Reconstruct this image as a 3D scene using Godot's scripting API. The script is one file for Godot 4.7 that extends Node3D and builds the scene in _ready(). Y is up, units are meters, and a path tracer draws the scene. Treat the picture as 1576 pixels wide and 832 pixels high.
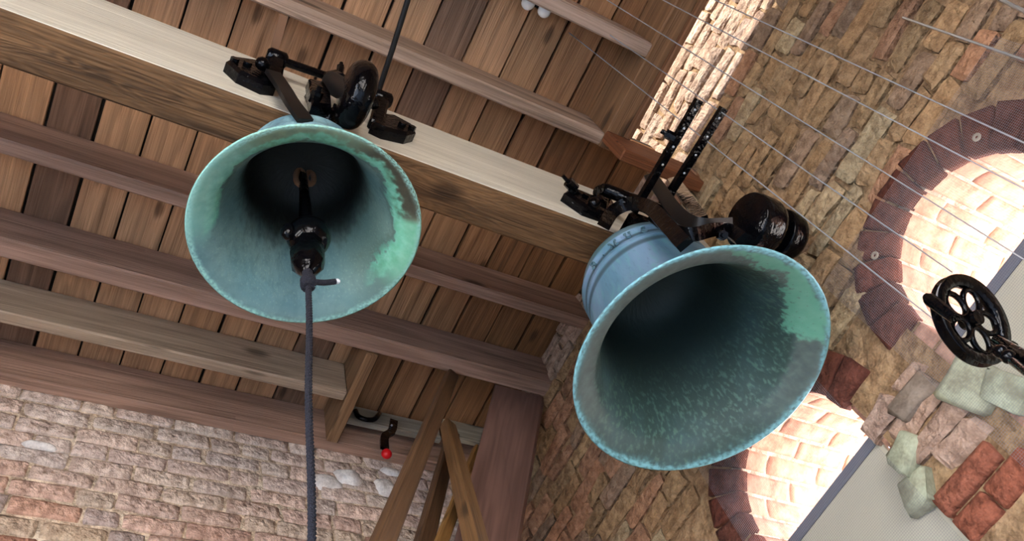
extends Node3D
# A belfry seen from below. Metres, y up, floor at y = 0. Joists and main beam run along x,
# ceiling boards along z; the window wall is at x = XW, the far brick wall at z = ZW.

const XW := 1.716
const ZW := -2.16
const BOARD_Y := 4.46
const JOIST_Y := 4.26
const WALL := 0.46

var rng := RandomNumberGenerator.new()
var M := {}
var used := {}
var noise := FastNoiseLite.new()


# ---------------------------------------------------------------- mesh builder
class Mb:
	var v := PackedVector3Array()
	var uv := PackedVector2Array()
	var g := PackedInt32Array()
	var c := PackedColorArray()
	var col := Color.WHITE
	var sm := -1

	func tri(a: Vector3, b: Vector3, d: Vector3, ua := Vector2.ZERO, ub := Vector2.ZERO, ud := Vector2.ZERO) -> void:
		if (b - a).cross(d - a).length_squared() < 1e-16:
			return
		v.append(a); v.append(b); v.append(d)
		uv.append(ua); uv.append(ub); uv.append(ud)
		g.append(sm)
		c.append(col); c.append(col); c.append(col)

	func quad(a: Vector3, b: Vector3, d: Vector3, e: Vector3, ua := Vector2.ZERO, ub := Vector2.ZERO, ud := Vector2.ZERO, ue := Vector2.ZERO) -> void:
		tri(a, b, d, ua, ub, ud)
		tri(a, d, e, ua, ud, ue)

	func grid(rows: Array, uvs: Array = []) -> void:
		for i in rows.size() - 1:
			for j in rows[i].size() - 1:
				if uvs.is_empty():
					quad(rows[i][j], rows[i][j + 1], rows[i + 1][j + 1], rows[i + 1][j])
				else:
					quad(rows[i][j], rows[i][j + 1], rows[i + 1][j + 1], rows[i + 1][j], uvs[i][j], uvs[i][j + 1], uvs[i + 1][j + 1], uvs[i + 1][j])

	func append(o: Mb, t := Transform3D.IDENTITY) -> void:
		for p in o.v:
			v.append(t * p)
		uv.append_array(o.uv)
		g.append_array(o.g)
		c.append_array(o.c)

	# turns closed shapes right side out and makes the mesh (front faces run clockwise)
	func done(closed := true) -> ArrayMesh:
		var vol := 0.0
		if closed:
			var o := v[0]
			for i in range(0, v.size(), 3):
				vol += (v[i] - o).dot((v[i + 1] - o).cross(v[i + 2] - o))
		var st := SurfaceTool.new()
		st.begin(Mesh.PRIMITIVE_TRIANGLES)
		for i in range(0, v.size(), 3):
			st.set_smooth_group(g[i / 3])
			var order := [i, i + 2, i + 1] if vol > 0.0 else [i, i + 1, i + 2]
			for k in order:
				st.set_color(c[k])
				st.set_uv(uv[k])
				st.add_vertex(v[k])
		st.generate_normals()
		return st.commit()


func srgb(r: float, g: float, b: float) -> Color:
	return Color(r / 255.0, g / 255.0, b / 255.0).srgb_to_linear()


func vary(c: Color, amount: float) -> Color:
	var k := 1.0 + rng.randf_range(-amount, amount)
	var h := rng.randf_range(-amount, amount) * 0.25
	return Color(clampf(c.r * (k + h), 0, 1), clampf(c.g * k, 0, 1), clampf(c.b * (k - h), 0, 1))


# bevelled box, long axis first; uv in metres with u along local x
func box(mb: Mb, t: Transform3D, size: Vector3, bevel := 0.004, shift := Vector2.ZERO) -> void:
	var h := size * 0.5
	var ih := Vector3(maxf(h.x - bevel, 0.0), maxf(h.y - bevel, 0.0), maxf(h.z - bevel, 0.0))
	var part := Mb.new()
	part.col = mb.col
	part.sm = mb.sm
	for a in 3:
		var b := (a + 1) % 3
		var d := (a + 2) % 3
		for s in [-1.0, 1.0]:
			var q: Array[Vector3] = []
			for k in [[-1, -1], [1, -1], [1, 1], [-1, 1]]:
				var p := Vector3.ZERO
				p[a] = s * h[a]
				p[b] = k[0] * ih[b]
				p[d] = k[1] * ih[d]
				q.append(p)
			var w: Array[Vector2] = []
			for p in q:
				w.append(shift + (Vector2(p.x, p.y + p.z + 0.37 * a + 0.21 * s) if a != 0 else Vector2(p.y * 0.2, p.z)))
			if s < 0:
				part.quad(q[3], q[2], q[1], q[0], w[3], w[2], w[1], w[0])
			else:
				part.quad(q[0], q[1], q[2], q[3], w[0], w[1], w[2], w[3])
	if bevel > 0.0:
		for a in 3:
			var b := (a + 1) % 3
			var d := (a + 2) % 3
			for s in [-1.0, 1.0]:
				for r in [-1.0, 1.0]:
					var e: Array[Vector3] = []
					for k in [[-1.0, 0], [1.0, 0], [1.0, 1], [-1.0, 1]]:
						var p := Vector3.ZERO
						p[a] = k[0] * ih[a]
						p[b] = s * (h[b] if k[1] == 0 else ih[b])
						p[d] = r * (ih[d] if k[1] == 0 else h[d])
						e.append(p)
					var f := [0, 1, 2, 3] if s * r > 0 else [3, 2, 1, 0]
					var w: Array[Vector2] = []
					for p in e:
						w.append(shift + Vector2(p.x, p.y + p.z))
					part.quad(e[f[0]], e[f[1]], e[f[2]], e[f[3]], w[f[0]], w[f[1]], w[f[2]], w[f[3]])
		for sx in [-1.0, 1.0]:
			for sy in [-1.0, 1.0]:
				for sz in [-1.0, 1.0]:
					var p := Vector3(sx * h.x, sy * ih.y, sz * ih.z)
					var q := Vector3(sx * ih.x, sy * h.y, sz * ih.z)
					var r := Vector3(sx * ih.x, sy * ih.y, sz * h.z)
					if sx * sy * sz > 0:
						part.tri(p, q, r)
					else:
						part.tri(r, q, p)
	mb.append(part, t)


# frame whose x runs from a to b, y as near as can be to up
func along(a: Vector3, b: Vector3, up := Vector3.UP) -> Transform3D:
	var x := (b - a).normalized()
	var z := x.cross(up).normalized()
	return Transform3D(Basis(x, z.cross(x), z), (a + b) * 0.5)


func timber(a: Vector3, b: Vector3, deep: float, thick: float, col: Color, up := Vector3.UP, bevel := 0.005) -> ArrayMesh:
	var mb := Mb.new()
	mb.col = col
	box(mb, along(a, b, up), Vector3(a.distance_to(b), deep, thick), bevel, Vector2(rng.randf() * 3.0, rng.randf()))
	return mb.done()


func tube(mb: Mb, pts: Array, radii: Array, n := 10, caps := true) -> void:
	var rows := []
	var uvs := []
	var side := Vector3.ZERO
	var run := 0.0
	for i in pts.size():
		var t: Vector3 = (pts[mini(i + 1, pts.size() - 1)] - pts[maxi(i - 1, 0)]).normalized()
		if side == Vector3.ZERO:
			side = t.cross(Vector3.UP if absf(t.y) < 0.9 else Vector3.RIGHT).normalized()
		side = (side - t * side.dot(t)).normalized()
		var up := t.cross(side)
		if i > 0:
			run += pts[i].distance_to(pts[i - 1])
		var row := PackedVector3Array()
		var ur := PackedVector2Array()
		for k in n + 1:
			var a := TAU * (k % n) / n
			row.append(pts[i] + (side * cos(a) + up * sin(a)) * radii[mini(i, radii.size() - 1)])
			ur.append(Vector2(float(k) / n, run))
		rows.append(row)
		uvs.append(ur)
	mb.grid(rows, uvs)
	if caps:
		var keep := mb.sm
		mb.sm = -1
		for k in n:
			mb.tri(pts[0], rows[0][k + 1], rows[0][k])
			var e: PackedVector3Array = rows[-1]
			mb.tri(pts[-1], e[k], e[k + 1])
		mb.sm = keep


# surface of revolution about local y: points are (radius, height)
func lathe(mb: Mb, prof: Array, n := 32, vs: Array = []) -> void:
	var rows := []
	var uvs := []
	for i in prof.size():
		var row := PackedVector3Array()
		var ur := PackedVector2Array()
		for k in n + 1:
			var a := TAU * (k % n) / n
			row.append(Vector3(cos(a) * prof[i].x, prof[i].y, sin(a) * prof[i].x))
			ur.append(Vector2(float(k) / n, vs[i] if vs.size() else float(i) / (prof.size() - 1)))
		rows.append(row)
		uvs.append(ur)
	mb.grid(rows, uvs)


func smooth_path(pts: Array, per := 6) -> Array:
	var out := []
	for i in pts.size() - 1:
		var p0: Vector3 = pts[maxi(i - 1, 0)]
		var p3: Vector3 = pts[mini(i + 2, pts.size() - 1)]
		for k in per:
			out.append((pts[i] as Vector3).cubic_interpolate(pts[i + 1], p0, p3, float(k) / per))
	out.append(pts[-1])
	return out


# flat iron bar swept through points; wide lies along «across»
func strap(mb: Mb, pts: Array, wide: float, thick: float, across: Vector3, face := Vector3.ZERO) -> void:
	var rows := [PackedVector3Array(), PackedVector3Array(), PackedVector3Array(), PackedVector3Array(), PackedVector3Array()]
	for i in pts.size():
		var t: Vector3 = (pts[mini(i + 1, pts.size() - 1)] - pts[maxi(i - 1, 0)]).normalized()
		var w := (across - t * across.dot(t)).normalized()
		if face != Vector3.ZERO:
			w = t.cross(face).normalized()
		var n := t.cross(w)
		var q := [w * wide + n * thick, -w * wide + n * thick, -w * wide - n * thick, w * wide - n * thick]
		for k in 5:
			rows[k].append(pts[i] + q[k % 4] * 0.5)
	for k in 4:
		mb.sm = k + 1
		mb.grid([rows[k], rows[k + 1]])
	mb.sm = -1
	mb.quad(rows[0][0], rows[1][0], rows[2][0], rows[3][0])
	mb.quad(rows[3][-1], rows[2][-1], rows[1][-1], rows[0][-1])


func extrude(mb: Mb, poly: Array, push: Vector3, bevel := 0.12) -> void:
	var mid := Vector3.ZERO
	for p in poly:
		mid += p / poly.size()
	var top := []
	for p in poly:
		top.append(p + push + (mid - p) * bevel)
	var n := poly.size()
	for i in n:
		var j := (i + 1) % n
		mb.quad(poly[i], poly[j], poly[j] + push * 0.75, poly[i] + push * 0.75)
		mb.quad(poly[i] + push * 0.75, poly[j] + push * 0.75, top[j], top[i])
		mb.tri(mid + push, top[i], top[j])
		mb.tri(mid, poly[j], poly[i])


func ball(mb: Mb, at: Vector3, r: Vector3, n := 14) -> void:
	var rows := []
	for i in n / 2 + 1:
		var row := PackedVector3Array()
		var a := PI * i / (n / 2)
		for k in n + 1:
			var b := TAU * (k % n) / n
			row.append(at + Vector3(sin(a) * cos(b), cos(a), sin(a) * sin(b)) * r)
		rows.append(row)
	mb.grid(rows)


# ---------------------------------------------------------------- scene tree helpers
func numbered(called: String) -> String:
	var k: int = used.get(called, 0)
	used[called] = k + 1
	return called if k == 0 else "%s_%03d" % [called, k]


func obj(called: String, mesh: Mesh, material: Material, parent: Node = self, t := Transform3D.IDENTITY) -> MeshInstance3D:
	var o := MeshInstance3D.new()
	o.mesh = mesh
	o.material_override = material
	o.transform = t
	o.cast_shadow = GeometryInstance3D.SHADOW_CASTING_SETTING_ON
	o.name = numbered(called) if parent == self else called
	parent.add_child(o, true)
	if parent != self and String(o.name) != called:
		var k := 1
		while parent.has_node("%s_%03d" % [called, k]):
			k += 1
		o.name = "%s_%03d" % [called, k]
	return o


func tag(o: Node, label: String, category := "", group := "", kind := "") -> Node:
	if label: o.set_meta("label", label)
	if category: o.set_meta("category", category)
	if group: o.set_meta("group", group)
	if kind: o.set_meta("kind", kind)
	return o


func thing(called: String, at: Vector3, label: String, category: String, group := "") -> Node3D:
	var o := Node3D.new()
	o.name = numbered(called)
	o.position = at
	add_child(o)
	tag(o, label, category, group)
	return o


func local(o: Node3D) -> Transform3D:   # parts are written in world coordinates
	return Transform3D(Basis.IDENTITY, -o.position)


# ---------------------------------------------------------------- textures
func tex(im: Image) -> ImageTexture:
	im.generate_mipmaps()
	return ImageTexture.create_from_image(im)


func noise_image(w: int, h: int, freq: float, octaves: int, kind := FastNoiseLite.TYPE_SIMPLEX_SMOOTH, sd := 1) -> Image:
	var n := FastNoiseLite.new()
	n.noise_type = kind
	n.seed = sd
	n.frequency = freq
	n.fractal_octaves = octaves
	return n.get_seamless_image(w, h)


func wood_images(sd: int, rings: float, contrast: float) -> Array:
	var w := 512
	var h := 512
	var a := noise_image(64, h, 0.02, 4, FastNoiseLite.TYPE_SIMPLEX_SMOOTH, sd)
	a.resize(w, h, Image.INTERPOLATE_CUBIC)
	var b := noise_image(32, h, 0.12, 3, FastNoiseLite.TYPE_SIMPLEX_SMOOTH, sd + 1)
	b.resize(w, h, Image.INTERPOLATE_CUBIC)
	var d := noise_image(128, 256, 0.02, 4, FastNoiseLite.TYPE_SIMPLEX_SMOOTH, sd + 2)
	d.resize(w, h, Image.INTERPOLATE_CUBIC)
	var f := noise_image(512, 512, 0.012, 3, FastNoiseLite.TYPE_SIMPLEX_SMOOTH, sd + 3)
	var knots := []
	var kr := RandomNumberGenerator.new()
	kr.seed = sd
	for k in 3:
		knots.append(Vector2(kr.randf_range(30, 480), kr.randf_range(40, 470)))
	var col := Image.create(w, h, false, Image.FORMAT_RGB8)
	var bump := Image.create(w, h, false, Image.FORMAT_RGB8)
	for y in h:
		for x in w:
			var na := a.get_pixel(x, y).r
			var nb := b.get_pixel(x, y).r
			var nd := d.get_pixel(x, y).r
			var ring := 0.5 + 0.5 * sin((nd * rings + na * 3.0 + y * 12.0 / h) * TAU * 0.5)
			var blot := smoothstep(0.55, 1.0, f.get_pixel(x / 4, y).r * 0.75 + nd * 0.25)
			var k := 1.0 - contrast * (0.22 * (1.0 - nb) + 0.28 * ring * na + 0.4 * (1.0 - nd) + 0.45 * blot)
			for q in knots:
				var e2 := Vector2((x - q.x) / 9.0, (y - q.y) / 22.0).length()
				if e2 < 1.6:
					k *= lerpf(0.62, 1.0, smoothstep(0.4, 1.6, e2 + (nb - 0.5) * 0.5))
			k = clampf(k, 0.12, 1.0)
			col.set_pixel(x, y, Color(k, k * (0.94 + 0.06 * k), k * (0.86 + 0.14 * k)))
			var e := nb * 0.7 + 0.3 * ring
			bump.set_pixel(x, y, Color(e, e, e))
	return [tex(col), tex(bump)]


func mottle(sd: int, lo: float, warm: float) -> ImageTexture:
	var w := 512
	var a := noise_image(w, w, 0.012, 5, FastNoiseLite.TYPE_SIMPLEX_SMOOTH, sd)
	var b := noise_image(w, w, 0.08, 3, FastNoiseLite.TYPE_SIMPLEX_SMOOTH, sd + 1)
	var im := Image.create(w, w, false, Image.FORMAT_RGB8)
	for y in w:
		for x in w:
			var na := a.get_pixel(x, y).r
			var nb := b.get_pixel(x, y).r
			var k := lo + (1.0 - lo) * clampf(0.25 + (na - 0.5) * 1.3 + nb * 0.75, 0.0, 1.0)
			im.set_pixel(x, y, Color(k, k * (1.0 - warm * (1.0 - na)), k * (1.0 - 1.6 * warm * (1.0 - na))))
	return tex(im)


func bumps(sd: int, f: float, octaves := 5) -> ImageTexture:
	return tex(noise_image(512, 512, f, octaves, FastNoiseLite.TYPE_SIMPLEX_SMOOTH, sd))


# verdigris of a bell, with shade painted into lip and inner crown: u runs round it (0 = +x, 0.25 = +z), v from outer crown (0) over the lip (0.5) to inner crown (1)
func patina_and_shade(which: int) -> Array:
	var w := 1024
	var h := 512
	var a := noise_image(w, h, 0.006, 4, FastNoiseLite.TYPE_SIMPLEX_SMOOTH, 11 + which)
	var b := noise_image(w, h, 0.05, 4, FastNoiseLite.TYPE_SIMPLEX_SMOOTH, 21 + which)
	var d := noise_image(w, h, 0.16, 2, FastNoiseLite.TYPE_SIMPLEX_SMOOTH, 31 + which)
	if which == 2:
		d = noise_image(w, h, 0.11, 5, FastNoiseLite.TYPE_SIMPLEX_SMOOTH, 33)
	var im := Image.create(w, h, false, Image.FORMAT_RGB8)
	for y in h:
		var v := (y + 0.5) / h
		for x in w:
			var u := (x + 0.5) / w
			var na := a.get_pixel(x, y).r
			var nb := b.get_pixel(x, y).r
			var nd := d.get_pixel(x, y).r
			var c: Color
			var wob := (na - 0.5) * 0.05 + (nb - 0.5) * 0.03
			if which == 1:
				if v < 0.5:
					c = Color8(104, 140, 150).lerp(Color8(150, 190, 195), clampf(na * 1.6 - 0.4, 0, 1)).lerp(Color8(70, 90, 90), clampf(nb * 2.0 - 1.1, 0, 1) * 0.6)
				else:
					c = Color8(94, 132, 136).lerp(Color8(116, 148, 146), clampf(na * 2.0 - 0.7, 0, 1)).lerp(Color8(74, 108, 114), clampf(nb * 2.0 - 0.9, 0, 1) * 0.5)
					c = c.lerp(Color8(116, 140, 116), 0.5 * (1.0 - smoothstep(0.0, 0.22, minf(u, 1.0 - u))))
					c = c.lerp(Color8(150, 178, 160), smoothstep(0.66, 0.8, nd) * 0.3)
					c = c.lerp(Color8(24, 30, 28), smoothstep(0.70, 0.84, v + wob))  # shade of the unlit inner crown, painted in
					var lip := 1.0 - smoothstep(0.575, 0.61, v + wob)
					var du := absf(u - 0.25) if u < 0.75 else 1.25 - u    # 0 at +z
					c = c.lerp(Color8(112, 132, 108).lerp(Color8(150, 176, 140), nb), lip * (1.0 - smoothstep(0.24, 0.3, du)) * 0.85)
					var brown := lip * smoothstep(0.06, 0.085, u) * (1.0 - smoothstep(0.19, 0.25, u)) * (1.0 - smoothstep(0.56, 0.585, v + wob))  # arc of the lip turned from the light, its shade painted brownish
					c = c.lerp(Color8(62, 64, 54).lerp(Color8(88, 84, 66), nb), brown)
					var band := smoothstep(0.55, 0.57, v + wob) * (1.0 - smoothstep(0.598, 0.616, v + wob * 1.3 + (nd - 0.5) * 0.02))
					band *= 1.0 - smoothstep(0.27, 0.34, du + (na - 0.5) * 0.1)
					c = c.lerp(Color8(84, 172, 138).lerp(Color8(146, 214, 190), nb), clampf(band * (0.25 + nb * 1.3), 0, 1))
					var line := smoothstep(0.6, 0.612, v + wob * 1.3) * (1.0 - smoothstep(0.618, 0.64, v + wob * 1.3))
					c = c.lerp(Color8(70, 92, 84), line * 0.5 * (1.0 - smoothstep(0.2, 0.32, du)))
					var left := lip * smoothstep(0.36, 0.42, u) * (1.0 - smoothstep(0.54, 0.6, u))
					c = c.lerp(Color8(116, 186, 172).lerp(Color8(160, 214, 200), nb), left * 0.8)
					var edge_r := (1.0 - smoothstep(0.53, 0.59, v + wob)) * (1.0 - smoothstep(0.03, 0.06, u)) 
					edge_r = lip * (1.0 - smoothstep(0.06, 0.075, u) if u < 0.5 else smoothstep(0.93, 0.98, u))
					c = c.lerp(Color8(104, 190, 150).lerp(Color8(150, 214, 188), nb), edge_r * 0.85)
				var rim := 1.0 - smoothstep(0.012, 0.032, absf(v - 0.505) + wob * 0.4)
				c = c.lerp(Color8(158, 216, 204), rim * clampf(nd * 1.5, 0.3, 1.0))
			else:
				if v < 0.5:
					c = Color8(104, 148, 172).lerp(Color8(150, 178, 210), clampf(na * 1.8 - 0.5, 0, 1)).lerp(Color8(112, 186, 180), clampf(nb * 2.0 - 1.0, 0, 1) * 0.6)
					c = c.lerp(Color8(94, 124, 112), (1.0 - smoothstep(0.06, 0.19, v)) * 0.55)
					c = c.lerp(Color8(60, 76, 80), clampf(nd * 2.4 - 1.7, 0, 1) * 0.4)
					for ln in [0.108, 0.132, 0.205, 0.292]:
						c = c.lerp(Color8(58, 78, 84), (1.0 - smoothstep(0.002, 0.006, absf(v - ln))) * 0.7)
					c = c.lerp(Color8(152, 220, 222), smoothstep(0.44, 0.47, v + wob) * 0.7)
				else:
					c = Color8(52, 76, 72).lerp(Color8(74, 104, 108), clampf(na * 2.0 - 0.7, 0, 1))
					c = c.lerp(Color8(98, 136, 118), smoothstep(0.48, 0.7, nd * 0.6 + nb * 0.42) * 0.6 * (1.0 - smoothstep(0.68, 0.9, v)))
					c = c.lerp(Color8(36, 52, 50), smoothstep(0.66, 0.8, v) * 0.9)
					var lip := 1.0 - smoothstep(0.575, 0.6, v + wob * 0.5)
					c = c.lerp(Color8(84, 96, 94).lerp(Color8(112, 132, 126), nb), lip * (0.9 - 0.6 * smoothstep(0.6, 0.7, u) * (1.0 - smoothstep(0.9, 1.0, u))))
					c = c.lerp(Color8(124, 196, 206), clampf((1.0 - smoothstep(0.515, 0.545, v + wob)) * (nb + nd - 0.55), 0, 1))
					var deep := lerpf(0.612, 0.565, smoothstep(0.16, 0.22, u)) - 0.05 * smoothstep(0.26, 0.36, u)
					var face := smoothstep(0.083, 0.092, u + (nb - 0.5) * 0.02) * (1.0 - smoothstep(0.28, 0.36, u)) * smoothstep(0.515, 0.535, v + wob) * (1.0 - smoothstep(deep - 0.012, deep + 0.012, v + wob * 1.6 + (nd - 0.5) * 0.03))
					c = c.lerp(Color8(104, 184, 154).lerp(Color8(126, 192, 168), nb), face * (0.9 if nd < 0.74 else 0.5))
				var rim := 1.0 - smoothstep(0.012, 0.028, absf(v - 0.505) + wob * 0.4)
				c = c.lerp(Color8(146, 212, 222), rim * clampf(nd * 1.6, 0.35, 1.0))
			im.set_pixel(x, y, Color(c.r * 0.88, c.g * 0.88, c.b * 0.88))
	return [tex(im), tex(b)]


func std(rough: float, color := Color.WHITE) -> StandardMaterial3D:
	var m := StandardMaterial3D.new()
	m.albedo_color = color
	m.roughness = rough
	m.metallic_specular = 0.4
	return m


func make_materials() -> void:
	var g1 := wood_images(3, 3.0, 0.5)
	var g2 := wood_images(8, 14.0, 0.8)
	var g3 := wood_images(14, 2.0, 0.22)
	for k in ["board", "joist", "beam", "pale"]:
		var m := std(0.75)
		m.vertex_color_use_as_albedo = true
		var g: Array = g2 if k == "beam" else g3 if k == "pale" else g1
		m.albedo_texture = g[0]
		m.heightmap_enabled = true
		m.heightmap_texture = g[1]
		m.heightmap_scale = 0.25
		m.uv1_scale = {"board": Vector3(0.55, 3.2, 1), "joist": Vector3(0.4, 2.2, 1), "pale": Vector3(0.5, 2.0, 1), "beam": Vector3(0.45, 1.7, 1)}[k]
		m.resource_name = k + "_wood"
		M[k] = m
	var mo := mottle(41, 0.7, 0.06)
	var bu := bumps(51, 0.02)
	for k in ["brick", "mortar", "stone"]:
		var m := std(0.9)
		m.vertex_color_use_as_albedo = true
		m.albedo_texture = mo
		m.heightmap_enabled = true
		m.heightmap_texture = bu
		m.heightmap_scale = {"brick": 1.1, "mortar": 1.2, "stone": 0.35}[k]
		m.uv1_triplanar = true
		m.uv1_world_triplanar = true
		m.uv1_scale = Vector3.ONE * {"brick": 3.1, "mortar": 2.3, "stone": 2.0}[k]
		m.resource_name = k
		M[k] = m
	for k in [1, 2]:
		var p := patina_and_shade(k)
		var m := std(0.6)
		m.albedo_texture = p[0]
		m.heightmap_enabled = true
		m.heightmap_texture = p[1]
		m.heightmap_scale = 0.12
		m.resource_name = "verdigris_bronze"
		M["bell%d" % k] = m
	var black := std(0.13, Color(0.014, 0.015, 0.024))
	black.metallic_specular = 0.3
	black.heightmap_enabled = true
	black.heightmap_texture = bumps(61, 0.012, 3)
	black.heightmap_scale = 0.2
	black.uv1_triplanar = true
	black.uv1_scale = Vector3.ONE * 7.0
	black.resource_name = "black_gloss_paint"
	M["black"] = black
	var dull := std(0.5, Color(0.05, 0.044, 0.042))
	dull.resource_name = "worn_black_iron"
	M["dull"] = dull
	M["rust"] = std(0.8, Color8(120, 86, 62))
	var rope := std(0.95, Color8(30, 30, 38))
	rope.heightmap_enabled = true
	rope.heightmap_texture = bumps(71, 0.05, 2)
	rope.heightmap_scale = 0.3
	rope.uv1_triplanar = true
	rope.uv1_scale = Vector3.ONE * 9.0
	M["rope"] = rope
	M["rope_end"] = std(0.9, Color8(205, 210, 214))
	var wire := std(0.35, Color8(176, 182, 190))
	wire.metallic = 0.6
	M["wire"] = wire
	M["net"] = std(0.5, Color8(128, 130, 138))
	M["panel"] = std(0.85, Color8(184, 180, 162))
	M["panel_dark"] = std(0.8, Color8(104, 106, 116))
	M["white"] = std(0.3, Color8(240, 240, 236))
	M["red"] = std(0.35, Color8(196, 20, 26))
	M["washer"] = std(0.5, Color8(150, 140, 128))
	M["ground"] = std(0.95, Color8(206, 190, 168))
	M["plaster"] = std(0.9, Color8(222, 212, 196))
	var ply := std(0.7)
	ply.vertex_color_use_as_albedo = true
	ply.albedo_texture = g1[0]
	ply.uv1_scale = Vector3(0.3, 0.8, 1)
	M["painted_wood"] = ply


# ---------------------------------------------------------------- masonry
func brick_shape(w: float, h: float, d: float, rough: float, col: Color, taper := 0.0) -> Mb:
	var mb := Mb.new()
	mb.sm = 1 if rough < 0.006 else -1
	var nx := 4
	var ny := 3
	var cj: Array[Vector2] = []
	for k in 4:
		cj.append(Vector2(rng.randf_range(-1, 1), rng.randf_range(-1, 1)) * rough * 0.9)
	var rows := []
	var tilt := Vector2(rng.randf_range(-1, 1), rng.randf_range(-1, 1)) * rough * 0.7
	for j in ny + 1:
		var row := PackedVector3Array()
		for i in nx + 1:
			var s: float = [0.0, 0.09, 0.5, 0.91, 1.0][i]
			var t: float = [0.0, 0.17, 0.83, 1.0][j]
			var off := cj[0].lerp(cj[1], s).lerp(cj[2].lerp(cj[3], s), t)
			var sx := s - 0.5
			var ty := t - 0.5
			var edge := i == 0 or j == 0 or i == nx or j == ny
			var corner := (i == 0 or i == nx) and (j == 0 or j == ny)
			var p := Vector3(sx * w * (1.0 + taper * ty) + off.x, ty * h + off.y, d + tilt.x * sx * 2.0 + tilt.y * ty * 2.0)
			if edge:
				p.x += rng.randf_range(-1, 1) * rough * 0.5
				p.y += rng.randf_range(-1, 1) * rough * 0.5
				p.z -= 0.003 + rough * rng.randf_range(0.1, 0.7)
			else:
				p.z += rng.randf_range(-1, 1) * rough * 0.45
			if corner:
				p.x *= 1.0 - rough * 0.6 / w
				p.y *= 1.0 - rough * 0.5 / h
				p.z -= rough * 0.3
			row.append(p)
		rows.append(row)
	mb.col = col
	mb.grid(rows)
	var ring := []
	for i in nx + 1: ring.append(rows[0][i])
	for j in range(1, ny + 1): ring.append(rows[j][nx])
	for i in range(nx - 1, -1, -1): ring.append(rows[ny][i])
	for j in range(ny - 1, 0, -1): ring.append(rows[j][0])
	mb.col = Color(col.r * 0.85, col.g * 0.85, col.b * 0.85)
	for k in ring.size():
		var a: Vector3 = ring[k]
		var b: Vector3 = ring[(k + 1) % ring.size()]
		mb.quad(b, a, Vector3(a.x, a.y, -0.03), Vector3(b.x, b.y, -0.03))
	return mb


func inside_window(z: float, y: float, grow: float) -> bool:
	for w in WINDOWS:
		var dz := absf(z - w.z)
		if dz < w.r + grow and y < w.spring and y > w.sill - grow:
			return true
		if y >= w.spring and Vector2(dz, y - w.spring).length() < w.r + grow:
			return true
	return false

var WINDOWS := [{"z": -0.155, "r": 0.225, "spring": 3.005, "sill": 1.9}, {"z": -0.905, "r": 0.22, "spring": 3.015, "sill": 1.9}]


func lay(parent: Node3D, specs: Array, mat: Material, eye: Vector3, most := 290) -> void:
	specs.sort_custom(func(p, q): return p.key < q.key)
	var rest := Mb.new()
	for n in specs.size():
		var s = specs[n]
		if n < most and s.key < 50.0:
			obj("brick", s.mb.done(false), mat, parent, s.t)
		else:
			rest.append(s.mb, s.t)
	if rest.v.size():
		tag(obj("brickwork", rest.done(false), mat, parent), "", "", "", "stuff")


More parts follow.
